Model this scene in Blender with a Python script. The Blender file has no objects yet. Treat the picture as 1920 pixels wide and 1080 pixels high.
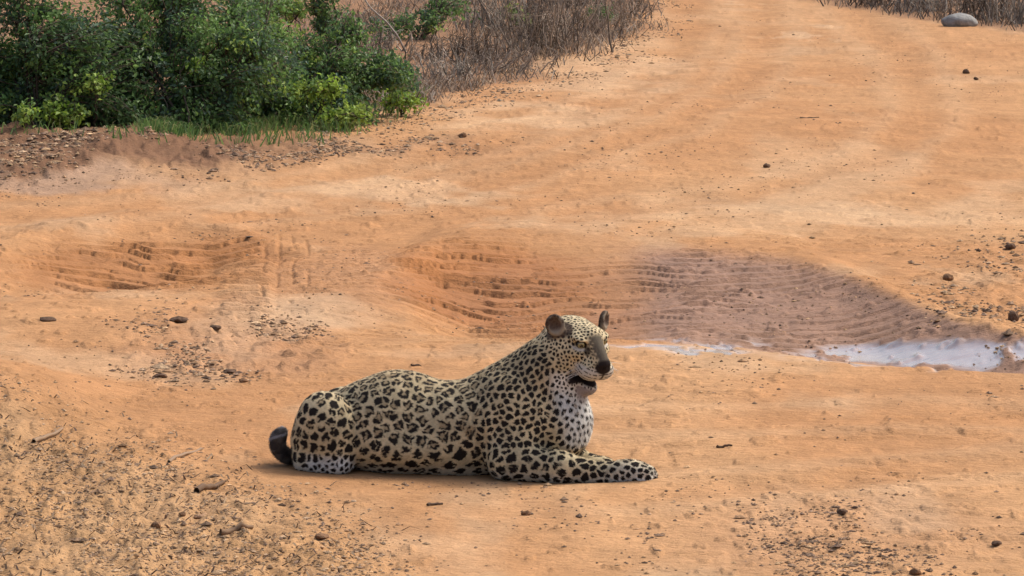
import bpy, math, random
import numpy as np
from mathutils import Vector, Matrix, kdtree

random.seed(11)
rng = np.random.default_rng(11)
R = math.radians
sc = bpy.context.scene
col = sc.collection

# ------------------------------------------------------------------ camera
CAM_H = 2.5
PITCH = R(6.53)                      # looking down
FPX = 8640.0                         # focal length in pixels of a 1920 px wide picture
cam_d = bpy.data.cameras.new('camera')
cam = bpy.data.objects.new('camera', cam_d)
col.objects.link(cam)
cam.location = (0, 0, CAM_H)
cam.rotation_euler = (R(90) - PITCH, 0, 0)
cam_d.sensor_width = 36.0
cam_d.lens = 36.0 * FPX / 1920.0
cam_d.clip_start = 0.1
cam_d.clip_end = 2000
sc.camera = cam

# ------------------------------------------------------------------ sky, sun, exposure
SUN_EL, SUN_AZ = R(50), R(58)        # azimuth from +Y towards +X
w = bpy.data.worlds.new('World'); sc.world = w; w.use_nodes = True
nt = w.node_tree
bg = nt.nodes['Background']
sky = nt.nodes.new('ShaderNodeTexSky')
sky.sky_type = 'NISHITA'; sky.sun_disc = False
sky.sun_elevation = SUN_EL; sky.sun_rotation = SUN_AZ
sky.air_density = 1.0; sky.dust_density = 6.0; sky.ozone_density = 1.0
nt.links.new(sky.outputs[0], bg.inputs[0])
bg.inputs[1].default_value = 0.15
sun_d = bpy.data.lights.new('sun', 'SUN')
sun_d.energy = 1.5; sun_d.angle = R(15); sun_d.color = (1.0, 0.95, 0.87)
sun = bpy.data.objects.new('sun', sun_d); col.objects.link(sun)
S = Vector((math.sin(SUN_AZ) * math.cos(SUN_EL), math.cos(SUN_AZ) * math.cos(SUN_EL), math.sin(SUN_EL)))
sun.rotation_euler = S.to_track_quat('Z', 'Y').to_euler()
sc.view_settings.view_transform = 'Standard'
sc.view_settings.look = 'None'
sc.view_settings.gamma = 1.0
sc.view_settings.use_curve_mapping = False
sc.view_settings.exposure = 0.45

# ------------------------------------------------------------------ helpers
def lin(r, g, b, k=1.0):
    f = lambda c: (c / 12.92 if c <= 0.04045 else ((c + 0.055) / 1.055) ** 2.4)
    return np.array([f(r / 255) * k, f(g / 255) * k, f(b / 255) * k])

def smooth(a, b, x):
    t = np.clip((x - a) / (b - a), 0, 1)
    return t * t * (3 - 2 * t)

def _hash(ix, iy, iz, seed):
    h = ix * np.uint32(374761393) + iy * np.uint32(668265263) + np.uint32((seed * 974634777) & 0xffffffff)
    h = (h ^ (h >> np.uint32(13))) * np.uint32(1274126177)
    h = (h ^ (h >> np.uint32(15))) * np.uint32(2246822519)
    return ((h ^ (h >> np.uint32(16))) & np.uint32(0xffffff)).astype(np.float32) * np.float32(1 / 0xffffff)

def noise2(x, y, seed=0):
    x = np.asarray(x, float); y = np.asarray(y, float)
    ix = np.floor(x); iy = np.floor(y)
    fx = (x - ix).astype(np.float32); fy = (y - iy).astype(np.float32)
    ix = ix.astype(np.int64).astype(np.uint32); iy = iy.astype(np.int64).astype(np.uint32)
    fx = fx * fx * fx * (fx * (fx * 6 - 15) + 10); fy = fy * fy * fy * (fy * (fy * 6 - 15) + 10)
    one = np.uint32(1); z = None
    a = _hash(ix, iy, z, seed); b = _hash(ix + one, iy, z, seed)
    c = _hash(ix, iy + one, z, seed); d = _hash(ix + one, iy + one, z, seed)
    return (a + (b - a) * fx) * (1 - fy) + (c + (d - c) * fx) * fy

def fbm(x, y, oct=4, seed=0, gain=0.5):
    s = 0; a = 1; t = 0
    for i in range(oct):
        s = s + a * noise2(x * 2 ** i + 17.3 * i, y * 2 ** i - 9.1 * i, seed + i); t += a; a *= gain
    return s / t

def link(o, parent=None):
    col.objects.link(o)
    if parent is not None: o.parent = parent
    return o

def mesh_np(name, V, F, mat, parent=None, colors=None, cname='col', shade=True, extra=None):
    """V (n,3), F (m,3) or (m,4) -> one linked mesh object"""
    V = np.ascontiguousarray(V, np.float32); F = np.ascontiguousarray(F, np.int32)
    me = bpy.data.meshes.new(name)
    n, m, k = len(V), len(F), F.shape[1]
    me.vertices.add(n); me.vertices.foreach_set('co', V.ravel())
    me.loops.add(m * k); me.loops.foreach_set('vertex_index', F.ravel())
    me.polygons.add(m)
    me.polygons.foreach_set('loop_start', np.arange(0, m * k, k, dtype=np.int32))
    me.polygons.foreach_set('loop_total', np.full(m, k, np.int32))
    me.update(calc_edges=True)
    me.polygons.foreach_set('use_smooth', np.full(m, shade, bool))
    if colors is not None:
        at = me.color_attributes.new(cname, 'FLOAT_COLOR', 'POINT')
        C = np.ones((n, 4), np.float32); C[:, :3] = colors
        at.data.foreach_set('color', C.ravel())
    for nm, arr in (extra or {}).items():
        at = me.attributes.new(nm, 'FLOAT', 'POINT')
        at.data.foreach_set('value', np.ascontiguousarray(arr, np.float32))
    if mat is not None: me.materials.append(mat)
    me.update()
    o = bpy.data.objects.new(name, me)
    return link(o, parent)

def empty(name, loc, rz=0.0):
    o = bpy.data.objects.new(name, None)
    o.empty_display_size = 0.1
    link(o); o.location = loc; o.rotation_euler = (0, 0, rz)
    return o

def tag(o, label, cat, group=None, kind=None):
    o['label'] = label
    if cat: o['category'] = cat
    if group: o['group'] = group
    if kind: o['kind'] = kind
    return o

class MB:
    """collects pieces of one mesh"""
    def __init__(s): s.V = []; s.F = []; s.C = []; s.n = 0
    def add(s, V, F, C):
        V = np.asarray(V, float); F = np.asarray(F, int)
        s.V.append(V); s.F.append(F + s.n); s.n += len(V)
        C = np.asarray(C, float)
        s.C.append(np.broadcast_to(C, (len(V), 3)) if C.ndim == 1 else C)
    def tube(s, P, rad, C, sides=5):
        P = np.asarray(P, float); n = len(P)
        rad = np.broadcast_to(np.asarray(rad, float), (n,))
        T = np.gradient(P, axis=0); T /= np.linalg.norm(T, axis=1, keepdims=True) + 1e-9
        ref = np.array([0, 0, 1.0]) if abs(T[0, 2]) < .9 else np.array([1.0, 0, 0])
        A = np.cross(T, ref); A /= np.linalg.norm(A, axis=1, keepdims=True) + 1e-9
        B = np.cross(T, A)
        an = np.linspace(0, 2 * np.pi, sides, endpoint=False)
        V = (P[:, None] + rad[:, None, None] * (np.cos(an)[None, :, None] * A[:, None] + np.sin(an)[None, :, None] * B[:, None])).reshape(-1, 3)
        F = []
        for i in range(n - 1):
            for j in range(sides):
                a = i * sides + j; b = i * sides + (j + 1) % sides
                F.append((a, b, b + sides, a + sides))
        s.add(V, F, C)
    def build(s, name, mat, parent=None, shade=True):
        return mesh_np(name, np.concatenate(s.V), np.concatenate(s.F), mat, parent, np.concatenate(s.C), shade=shade)

def new_mat(name):
    m = bpy.data.materials.new(name); m.use_nodes = True
    return m, m.node_tree, m.node_tree.nodes['Principled BSDF']

def N(nt, t, **kw):
    n = nt.nodes.new(t)
    for k, v in kw.items(): setattr(n, k, v)
    return n

def attr_mat(name, rough=0.85, spec=0.2, bump=0.0, bscale=60, var=0.0, vscale=20, translucent=0.0):
    m, nt, p = new_mat(name)
    a = N(nt, 'ShaderNodeAttribute', attribute_name='col')
    src = a.outputs['Color']
    tc = N(nt, 'ShaderNodeTexCoord')
    if var:
        nz = N(nt, 'ShaderNodeTexNoise'); nz.inputs['Scale'].default_value = vscale; nz.inputs['Detail'].default_value = 5
        nt.links.new(tc.outputs['Object'], nz.inputs['Vector'])
        mr = N(nt, 'ShaderNodeMapRange'); mr.inputs['From Min'].default_value = .3; mr.inputs['From Max'].default_value = .7
        mr.inputs['To Min'].default_value = 1 - var; mr.inputs['To Max'].default_value = 1 + var
        nt.links.new(nz.outputs['Fac'], mr.inputs['Value'])
        mx = N(nt, 'ShaderNodeVectorMath', operation='SCALE')
        nt.links.new(src, mx.inputs[0]); nt.links.new(mr.outputs[0], mx.inputs['Scale'])
        src = mx.outputs[0]
    nt.links.new(src, p.inputs['Base Color'])
    p.inputs['Roughness'].default_value = rough
    p.inputs['Specular IOR Level'].default_value = spec
    if bump:
        nb = N(nt, 'ShaderNodeTexNoise'); nb.inputs['Scale'].default_value = bscale; nb.inputs['Detail'].default_value = 4
        nt.links.new(tc.outputs['Object'], nb.inputs['Vector'])
        b = N(nt, 'ShaderNodeBump'); b.inputs['Strength'].default_value = bump; b.inputs['Distance'].default_value = 0.01
        nt.links.new(nb.outputs['Fac'], b.inputs['Height']); nt.links.new(b.outputs[0], p.inputs['Normal'])
    if translucent:
        tr = N(nt, 'ShaderNodeBsdfTranslucent'); nt.links.new(src, tr.inputs['Color'])
        ms = N(nt, 'ShaderNodeMixShader'); ms.inputs[0].default_value = translucent
        nt.links.new(p.outputs[0], ms.inputs[1]); nt.links.new(tr.outputs[0], ms.inputs[2])
        nt.links.new(ms.outputs[0], nt.nodes['Material Output'].inputs['Surface'])
    return m

# pixel <-> ground, in pixels of the 1920 x 1080 picture (used to survey where things stand on the ground)
CP, SP = math.cos(PITCH), math.sin(PITCH)
def project(x, y, z):
    dz = z - CAM_H
    depth = y * CP - dz * SP
    up = y * SP + dz * CP
    depth = np.where(depth < 0.5, 0.5, depth)
    return 960 + FPX * x / depth, 540 - FPX * up / depth

def pix_dir(px, py):
    a = (np.asarray(px, float) - 960) / FPX; b = (540 - np.asarray(py, float)) / FPX
    return a, CP + b * SP, -SP + b * CP         # direction with unit camera depth

def at_depth(px, py, d):
    a, b, c = pix_dir(px, py)
    t = d / b
    return np.array([a * t, b * t, CAM_H + c * t])

# ------------------------------------------------------------------ ground: one sheet to the horizon
def rows_r():
    r = [0.4, 1.5, 3, 5, 7, 9, 10.2, 11, 11.4]
    py = np.concatenate([np.arange(1290, 660, -2.2), np.arange(659.5, 430, -1.1), np.arange(428.6, -75, -2.2)])
    ang = PITCH + (py - 540) / FPX
    r += list(CAM_H / np.tan(ang))
    r += list(np.geomspace(r[-1] * 1.02, 900, 60))
    return np.array(r)
RR = rows_r()
half = math.atan(1330 / FPX)
AZ = np.concatenate([np.linspace(-math.pi, -half - .02, 60)[:-1], np.linspace(-half - .02, -half, 8)[:-1],
                     np.linspace(-half, half, 740), np.linspace(half, half + .02, 8)[1:], np.linspace(half + .02, math.pi, 60)[1:]])
GX = RR[:, None] * np.sin(AZ)[None]; GY = RR[:, None] * np.cos(AZ)[None]

def curve(X, pts):
    p = np.array(pts, float)
    return np.interp(X, p[:, 0], p[:, 1])

def blob(U, V, cx, cy, rx, ry, soft=0.5):
    d = np.sqrt(((U - cx) / rx) ** 2 + ((V - cy) / ry) ** 2)
    return 1 - smooth(1 - soft, 1 + soft * .4, d)

def macro(x, y):
    """large relief of the track, metres"""
    U, V = project(x, y, np.zeros_like(x))
    front = (y > 6)
    z = (fbm(x * .22 + 3, y * .16, 3, 5) - .5) * .13
    wob = (fbm(x * 1.3, y * .6, 3, 8) - .5) * 40
    # hollow behind and right of the animal
    near = curve(U, [(600, 640), (900, 648), (1160, 655), (1300, 668), (1500, 684), (1700, 700), (1920, 716), (2400, 745)])
    top = curve(U, [(560, 560), (700, 540), (760, 500), (830, 458), (1000, 450), (1300, 466), (1480, 486), (1580, 522), (1700, 582), (1800, 622), (1920, 652), (2400, 690)]) + wob * .35
    D = curve(U, [(600, 0), (760, .06), (880, .17), (1100, .15), (1300, .10), (1500, .12), (1650, .13), (1800, .09), (1920, .06), (2400, .03)])
    t = (near - V) / np.maximum(near - top, 20)
    prof = smooth(-.05, .34, t) * (1 - smooth(.34, 1.02, t))
    berm = np.exp(-((t - 1.08) / .16) ** 2)
    z = z + np.where(front, -D * prof + D * .35 * berm, 0)
    # smaller hollow on the left
    near2 = curve(U, [(-400, 590), (0, 572), (300, 548), (480, 505), (600, 480)])
    top2 = curve(U, [(-400, 500), (0, 478), (100, 450), (250, 430), (400, 432), (500, 450), (600, 470)]) + wob * .3
    D2 = curve(U, [(-400, .06), (0, .09), (200, .14), (400, .12), (500, .05), (580, 0)])
    t2 = (near2 - V) / np.maximum(near2 - top2, 20)
    prof2 = smooth(-.05, .35, t2) * (1 - smooth(.35, 1.0, t2))
    z = z + np.where(front, -D2 * prof2 + D2 * .5 * np.exp(-((t2 - 1.1) / .2) ** 2), 0)
    # churned mud shoulder under the bushes
    m = blob(U, V, 40, 275, 330, 62, .6)
    z = z + np.where(front, m * (.06 + .08 * (fbm(x * 1.3, y * .8, 3, 21) - .4)), 0)
    # low mound at the left margin
    z = z + np.where(front, .13 * blob(U, V, -60, 775, 260, 85, .8), 0)
    # gentle rise of the left foreground shelf
    z = z + np.where(front, .05 * blob(U, V, 120, 610, 380, 60, .8), 0)
    # flat bed for the animal
    bed = blob(U, V, 880, 880, 460, 60, .5)
    z = z * (1 - np.where(front, bed, 0))
    return z, t, t2

Zm, T1, T2 = macro(GX, GY)
U, V = project(GX, GY, Zm)
front = GY > 6
wx = (fbm(GX * 2.3, GY * .9, 4, 31) - .5); wy = (fbm(GX * 2.1 + 9, GY * .9, 4, 37) - .5)
Uw = U + wx * 190; Vw = V + wy * 70
inside = np.where(front, 1.0, 0.0)

# --- zones (surveyed on the ground)
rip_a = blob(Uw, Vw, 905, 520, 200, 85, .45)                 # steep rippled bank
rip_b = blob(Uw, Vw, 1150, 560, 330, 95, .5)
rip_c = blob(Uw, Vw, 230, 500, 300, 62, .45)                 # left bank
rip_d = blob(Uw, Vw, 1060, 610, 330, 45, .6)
rip_e = blob(Uw, Vw, 640, 520, 160, 70, .6)
damp = smooth(.05, .3, T1) * (1 - smooth(.92, 1.08, T1)) * smooth(1080, 1330, Uw) * inside
wet_line = curve(U, [(1100, 655), (1260, 664), (1500, 674), (1700, 692), (1920, 708), (2400, 735)])
wet = np.clip(blob(Uw, Vw, 1740, 668, 270, 28, .6) + .9 * blob(Uw, Vw, 1330, 660, 110, 11, .6) + .7 * blob(Uw, Vw, 1190, 652, 90, 7, .6), 0, 1) * inside
wet = wet * smooth(.40, .58, fbm(GX * 9, GY * 3.4, 4, 77) + .13 * wet)
pale = np.clip(blob(Uw, Vw, 600, 590, 150, 26, .7) + blob(Uw, Vw, 1010, 660, 340, 12, .8) * .6, 0, 1) * inside
lit_edge = curve(U, [(-600, 690), (0, 705), (180, 790), (330, 850), (520, 900), (640, 960), (800, 1050), (900, 1180)])
litter = smooth(-80, 130, Vw * .5 + V * .5 - lit_edge) * (1 - smooth(560, 1000, Uw)) * inside
clodp = blob(Uw, Vw, 430, 645, 190, 75, .6) * inside
br_edge = curve(V, [(-200, 1235), (0, 1215), (60, 1195), (100, 1130), (140, 1010), (180, 880), (205, 760), (240, 560), (262, 330), (280, -700)])
brush = smooth(-30, 60, br_edge - (U + wx * 170)) * (1 - smooth(240, 275, V + wy * 40)) * inside
tr_edge = curve(U, [(1400, -25), (1500, 0), (1640, 22), (1760, 40), (1920, 62), (2600, 110)])
brush2 = smooth(-5, 7, tr_edge - (V + wy * 16)) * smooth(1380, 1440, U) * inside
brush_all = np.clip(brush + brush2, 0, 1)
mud = blob(Uw, Vw, 90, 285, 420, 55, .5) * inside
mudpink = blob(Uw, Vw, 120, 340, 260, 22, .6) * inside
mudstrip = blob(Uw, Vw, 520, 280, 420, 30, .7) * inside
rub_r = blob(Uw, Vw, 1930, 560, 230, 120, .6) * inside
spk_r = blob(Uw, Vw, 1560, 1010, 380, 110, .7) * inside
farmask = np.where(front & (V > -60), 0.0, 1.0)

# --- small relief
ph0 = GY / .17 + 2.2 * (fbm(GX * .8, GY * .45, 2, 51) - .5) * 2 + 1.1 * (noise2(GX * 3.4, GY * 1.6, 52) - .5) + .35 * (noise2(GX * 9, GY * 3, 58) - .5) + np.where(U < 560, -1.6, .5) * GX
rs = ph0 - np.floor(ph0)
rsaw = np.where(rs < .09, -1.2 + 2.2 * smooth(0, .09, rs), np.where(rs < .82, 1 - (rs - .09) / .73, -1.2 * smooth(.82, .92, rs)))
rbrk = (.12 + .88 * smooth(.32, .54, noise2(GX * 4.2 + 31 * np.floor(ph0), np.floor(ph0) * 7.31, 53))) * (.6 + .4 * smooth(.30, .48, fbm(GX * 1.3, GY * .6, 2, 54)))
ramp = np.maximum.reduce([rip_a * .020, rip_c * .020, rip_b * .014, rip_d * .012, rip_e * .008, damp * .009]) * inside * (1 - .9 * np.clip(wet * 1.6, 0, 1))
rzone = np.clip(ramp / .011, 0, 1)
Zs = ramp * rsaw * rbrk
# tyre print running away from the viewer
trk = smooth(470, 492, U) * (1 - smooth(585, 600, U)) * smooth(435, 450, V) * (1 - smooth(575, 600, V)) * inside
Zs += trk * (-.008 * (np.abs(((U + wx * 14 - 480) / 27) % 1 - .5) < .11) * (fbm(GX * 8, GY * 2, 2, 66) > .42))
trk2 = smooth(395, 430, U) * (1 - smooth(500, 520, U)) * smooth(480, 500, V) * (1 - smooth(585, 610, V)) * inside
q2 = GY / .17 + .5 * (noise2(GX * 4, GY, 63) - .5); Zs += trk2 * .02 * smooth(.1, .4, np.abs((q2 - np.floor(q2)) - .5))
# wheel paths curving up the track
def wheel(pts, wdt):
    p = np.array(pts, float); d = np.full(U.shape, 1e3)
    for (x0, y0), (x1, y1) in zip(p[:-1], p[1:]):
        ax, ay = (x1 - x0) / 3, y1 - y0; bx, by = (U + wx * 40 - x0) / 3, V + wy * 16 - y0
        t_ = np.clip((ax * bx + ay * by) / (ax * ax + ay * ay), 0, 1)
        d = np.minimum(d, np.hypot(bx - ax * t_, by - ay * t_))
    return np.exp(-(d / wdt) ** 2) * inside, np.exp(-((d - 2.1 * wdt) / (.8 * wdt)) ** 2) * inside
WH = [wheel([(1290, -40), (1290, 50), (1235, 140), (1090, 215), (860, 285), (600, 340), (300, 385), (-200, 425)], 9),
      wheel([(1420, -20), (1440, 70), (1400, 160), (1260, 240), (1000, 320), (740, 378), (420, 412)], 9),
      wheel([(1600, 20), (1700, 110), (1740, 220), (1640, 300), (1380, 370), (1050, 410)], 10),
      wheel([(1000, 800), (1350, 790), (1700, 775), (2200, 800)], 13), wheel([(1150, 930), (1500, 905), (1920, 870), (2300, 870)], 14)]
rut = np.clip(sum(w_[0] for w_ in WH), 0, 1) * (1 - brush_all); rim = np.clip(sum(w_[1] for w_ in WH), 0, 1) * (1 - brush_all)
Zs += -.008 * rut + .006 * rim * (.4 + .6 * fbm(GX * 3, GY * 2, 3, 141))
fine = fbm(GX * 9, GY * 3.2, 4, 71) - .5
finer = fbm(GX * 26, GY * 10, 3, 73) - .5
rough_zone = np.clip(.12 + .9 * litter + .6 * clodp + .5 * mud + .7 * mudstrip + .5 * brush_all + .6 * rub_r + .35 * spk_r + .5 * damp + .5 * rip_e, 0, 1.6)
rough_zone = (rough_zone + .35 * mud + .2 * litter) * (1 - .75 * wet) * (1 - .55 * pale) * (1 - .3 * rzone)
Zs += rough_zone * (.030 * fine + .016 * finer)
# thin scuffs, wheel wash lines running across the track
scuff = fbm(GX * 1.1, GY * 3.1 + .5 * wx, 4, 91)
Zs += (1 - brush_all) * .008 * smooth(.030, .022, np.abs(scuff - .5)) * smooth(.45, .6, fbm(GX * .6, GY * .25, 2, 93))
# little broken crusts: plates with a sharp near edge
patch = smooth(.46, .70, fbm(GX * .55 + 4, GY * .22, 3, 121))
dens = np.clip(.0 + .30 * patch + .9 * litter + .9 * clodp + 1.0 * mud + .8 * mudstrip + .7 * spk_r + .8 * rub_r + .5 * damp + .3 * brush_all, 0, 1) * (1 - wet) * inside * (1 - .8 * rzone)
pl = fbm(GX * 6.5, GY * 5.0, 2, 123)
pl2 = fbm(GX * 15, GY * 9.0, 2, 127)
Zs += (.007 * smooth(0, .03, pl - (.80 - .28 * dens)) + .008 * smooth(0, .03, pl2 - (.82 - .28 * dens)))
lump = smooth(.60, .78, fbm(GX * 14, GY * 6, 2, 97))
Zs += np.clip(litter * .6 + clodp * .8 + mud * 1.0 + mudstrip * .7 + .4 * rub_r, 0, 1.2) * .016 * lump
Zs += mud * .07 * (fbm(GX * 1.6, GY * 1.3, 3, 99) - .3) + mud * .022 * smooth(.5, .6, fbm(GX * 7, GY * 6, 2, 98))
fade = 1 - smooth(60, 120, np.hypot(GX, GY))
bed = blob(U, V, 880, 882, 430, 40, .5) * inside
Zs *= fade * (1 - .8 * bed)
GZ = Zm * fade + Zs - .012 * wet * inside
GZ = np.where((np.hypot(GX, GY) < 6), 0, GZ)

def height(x, y):
    x = np.asarray(x, float); y = np.asarray(y, float)
    fi = np.interp(np.hypot(x, y), RR, np.arange(len(RR))); fj = np.interp(np.arctan2(x, y), AZ, np.arange(len(AZ)))
    i = np.minimum(fi.astype(int), len(RR) - 2); j = np.minimum(fj.astype(int), len(AZ) - 2)
    a = fi - i; b = fj - j
    return (GZ[i, j] * (1 - a) + GZ[i + 1, j] * a) * (1 - b) + (GZ[i, j + 1] * (1 - a) + GZ[i + 1, j + 1] * a) * b

def zone(arr, x, y):
    i = np.clip(np.rint(np.interp(np.hypot(x, y), RR, np.arange(len(RR)))).astype(int), 0, len(RR) - 1)
    j = np.clip(np.rint(np.interp(np.arctan2(x, y), AZ, np.arange(len(AZ)))).astype(int), 0, len(AZ) - 1)
    return arr[i, j]

def ground_at(px, py):
    """first point of the ground seen at a pixel"""
    a, b, c = pix_dir(px, py)
    t = np.linspace(11, 62, 3000)
    z = CAM_H + c * t
    h = height(a * t, b * t)
    k = int(np.argmax(z < h))
    return np.array([a * t[k], b * t[k], h[k]])

# --- soil colours (dry, damp, littered)
K = .68
c_or = lin(215, 166, 118, K); c_or2 = lin(202, 148, 100, K); c_pale = lin(224, 188, 148, K)
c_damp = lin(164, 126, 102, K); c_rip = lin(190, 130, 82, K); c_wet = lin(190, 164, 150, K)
c_lit = lin(198, 156, 110, K); c_mud = lin(142, 106, 80, K); c_pink = lin(188, 156, 130, K); c_br = lin(158, 122, 94, K)
def mixc(C, c, m): return C + (c - C) * m[..., None]
C = np.broadcast_to(c_or, GX.shape + (3,)).copy()
C = mixc(C, c_or2, smooth(.38, .68, fbm(GX * .7, GY * .35, 4, 101)) * .8)
C = mixc(C, c_pale, smooth(.55, .75, fbm(GX * 1.7, GY * .8, 4, 103)) * .45)
C = mixc(C, c_or2, (1 - smooth(250, 480, V)) * .35 * inside)
C = mixc(C, c_or2 * .95, rut * .30)
C = mixc(C, c_pale, rim * .22)
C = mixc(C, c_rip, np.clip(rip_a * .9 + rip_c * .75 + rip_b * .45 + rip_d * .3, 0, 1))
C = mixc(C, c_damp, np.clip(damp * .95 + rip_b * .25, 0, 1))
C = mixc(C, c_damp * 1.3, rip_e * .25)
C = mixc(C, c_pale * .9 + .02, pale * .6)
C = mixc(C, c_wet, wet * .8)
C = mixc(C, c_lit, litter * .75)
C = mixc(C, c_mud, np.clip(mud + mudstrip * .6, 0, 1))
C = mixc(C, c_pink, mudpink * .8)
C = mixc(C, c_br, brush_all * .85)
C = mixc(C, c_damp * 1.25, clodp * .3)
C = mixc(C, c_damp * 1.2, spk_r * .22)
for cx, cy, rx, ry in ((1500, 66, 75, 7), (1400, 5, 60, 4), (1120, 140, 150, 55), (1640, 400, 330, 30), (1000, 225, 180, 22), (720, 360, 330, 16)):
    C = mixc(C, c_pale * 1.08, blob(Uw, Vw, cx, cy, rx, ry, .6) * .55 * inside)
C *= (1 + .30 * (fbm(GX * 6, GY * 2.5, 4, 111) - .5) + .22 * finer)[..., None]
wetatt = np.clip(wet + .12 * damp, 0, 1)

def ground_material():
    m, nt, p = new_mat('laterite_soil')
    L = nt.links.new
    a = N(nt, 'ShaderNodeAttribute', attribute_name='col')
    wt = N(nt, 'ShaderNodeAttribute', attribute_name='wet')
    tc = N(nt, 'ShaderNodeTexCoord')
    mp = N(nt, 'ShaderNodeMapping'); mp.inputs['Scale'].default_value = (.55, .75, 1)
    L(tc.outputs['Object'], mp.inputs['Vector'])
    def nz(scale, detail, rough=.6):
        n = N(nt, 'ShaderNodeTexNoise'); n.inputs['Scale'].default_value = scale; n.inputs['Detail'].default_value = detail
        n.inputs['Roughness'].default_value = rough; L(mp.outputs[0], n.inputs['Vector']); return n
    def mr(src, a0, a1, b0, b1):
        r = N(nt, 'ShaderNodeMapRange'); r.inputs['From Min'].default_value = a0; r.inputs['From Max'].default_value = a1
        r.inputs['To Min'].default_value = b0; r.inputs['To Max'].default_value = b1; L(src, r.inputs['Value']); return r.outputs[0]
    n1 = nz(55, 5, .7); n2 = nz(140, 3, .7); n3 = nz(7, 6, .65); n4 = nz(23, 4, .7)
    f1 = mr(n1.outputs['Fac'], .30, .70, .88, 1.10)
    f2 = mr(n2.outputs['Fac'], .28, .37, .55, 1.0)
    f3 = mr(n3.outputs['Fac'], .3, .7, .88, 1.10)
    f4 = mr(n4.outputs['Fac'], .28, .34, .55, 1.0)
    def mul(x, y):
        q = N(nt, 'ShaderNodeMath', operation='MULTIPLY'); L(x, q.inputs[0]); L(y, q.inputs[1]); return q.outputs[0]
    s = N(nt, 'ShaderNodeVectorMath', operation='SCALE')
    L(a.outputs['Color'], s.inputs[0]); L(mul(mul(f1, f2), mul(f3, f4)), s.inputs['Scale'])
    L(s.outputs[0], p.inputs['Base Color'])
    L(mr(wt.outputs['Fac'], 0, .7, .92, .10), p.inputs['Roughness'])
    L(mr(wt.outputs['Fac'], 0, .7, .12, 1.0), p.inputs['Specular IOR Level'])
    L(mr(wt.outputs['Fac'], .2, .8, 0, .6), p.inputs['Coat Weight']); p.inputs['Coat Roughness'].default_value = .26; p.inputs['Coat IOR'].default_value = 1.9
    b1 = N(nt, 'ShaderNodeBump'); b1.inputs['Distance'].default_value = .02
    L(mr(wt.outputs['Fac'], 0, .7, .5, .06), b1.inputs['Strength']); L(n1.outputs['Fac'], b1.inputs['Height'])
    b2 = N(nt, 'ShaderNodeBump'); b2.inputs['Distance'].default_value = .03
    L(mr(wt.outputs['Fac'], 0, .7, .6, .08), b2.inputs['Strength']); L(n4.outputs['Fac'], b2.inputs['Height']); L(b1.outputs[0], b2.inputs['Normal'])
    L(b2.outputs[0], p.inputs['Normal'])
    return m
M_GROUND = ground_material()
nr, nc = GX.shape
idx = np.arange(nr * nc).reshape(nr, nc)
GF = np.stack([idx[:-1, :-1], idx[:-1, 1:], idx[1:, 1:], idx[1:, :-1]], -1).reshape(-1, 4)[:, ::-1]
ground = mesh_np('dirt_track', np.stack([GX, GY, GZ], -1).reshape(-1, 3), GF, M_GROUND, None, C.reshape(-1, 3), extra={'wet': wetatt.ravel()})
ground['kind'] = 'structure'
ground['label'] = 'orange laterite dirt track with rutted damp hollow'
# ------------------------------------------------------------------ the leopard
LX0, LX1, LY0, LY1, LZ0, LZ1, LH = -.76, .76, -.36, .32, -.02, .66, .0054
gx = np.arange(LX0, LX1, LH, dtype=np.float32); gy = np.arange(LY0, LY1, LH, dtype=np.float32); gz = np.arange(LZ0, LZ1, LH, dtype=np.float32)
FLD = np.full((len(gx), len(gy), len(gz)), 1.0, np.float32)

def block(lo, hi):
    sl = []
    for g, a, b in zip((gx, gy, gz), lo, hi):
        i = int(np.clip(np.searchsorted(g, a), 0, len(g))); j = int(np.clip(np.searchsorted(g, b), 0, len(g)))
        sl.append(slice(i, max(j, i)))
    sl = tuple(sl)
    return sl, (gx[sl[0]][:, None, None], gy[sl[1]][None, :, None], gz[sl[2]][None, None, :])

def smin(a, b, k):
    h = np.maximum(k - np.abs(a - b), 0) / k
    return np.minimum(a, b) - h * h * k * .25

def put(fn, lo, hi, k, op='u'):
    pad = k + .03
    sl, P = block(np.array(lo) - pad, np.array(hi) + pad)
    if 0 in FLD[sl].shape: return
    d = fn(*P)
    if op == 'u': FLD[sl] = smin(FLD[sl], d, k)
    else: FLD[sl] = -smin(-FLD[sl], d, k)

def cone(a, ra, b, rb, k=.03, op='u', sq=(1, 1, 1)):
    a = np.array(a, float); b = np.array(b, float); ab = b - a; L2 = float(ab @ ab)
    rm = max(ra, rb)
    def fn(x, y, z):
        px, py, pz = x - a[0], y - a[1], z - a[2]
        t = np.clip((px * ab[0] + py * ab[1] + pz * ab[2]) / L2, 0, 1)
        dx, dy, dz = px - ab[0] * t, py - ab[1] * t, pz - ab[2] * t
        return (np.sqrt(dx * dx / sq[0] ** 2 + dy * dy / sq[1] ** 2 + dz * dz / sq[2] ** 2) - (ra + (rb - ra) * t)).astype(np.float32)
    put(fn, np.minimum(a, b) - rm * 1.3, np.maximum(a, b) + rm * 1.3, k, op)

def ell(c, r, B=None, k=.03, op='u'):
    """ellipsoid, B: rows are its axes"""
    c = np.array(c, float); r = np.array(r, float)
    B = np.eye(3) if B is None else np.array(B, float)
    def fn(x, y, z):
        px, py, pz = x - c[0], y - c[1], z - c[2]
        q = [px * B[i, 0] + py * B[i, 1] + pz * B[i, 2] for i in range(3)]
        k0 = np.sqrt(sum((q[i] / r[i]) ** 2 for i in range(3))); k1 = np.sqrt(sum((q[i] / r[i] ** 2) ** 2 for i in range(3))) + 1e-6
        return (k0 * (k0 - 1) / k1).astype(np.float32)
    m = r.max()
    put(fn, c - m, c + m, k, op)

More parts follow.
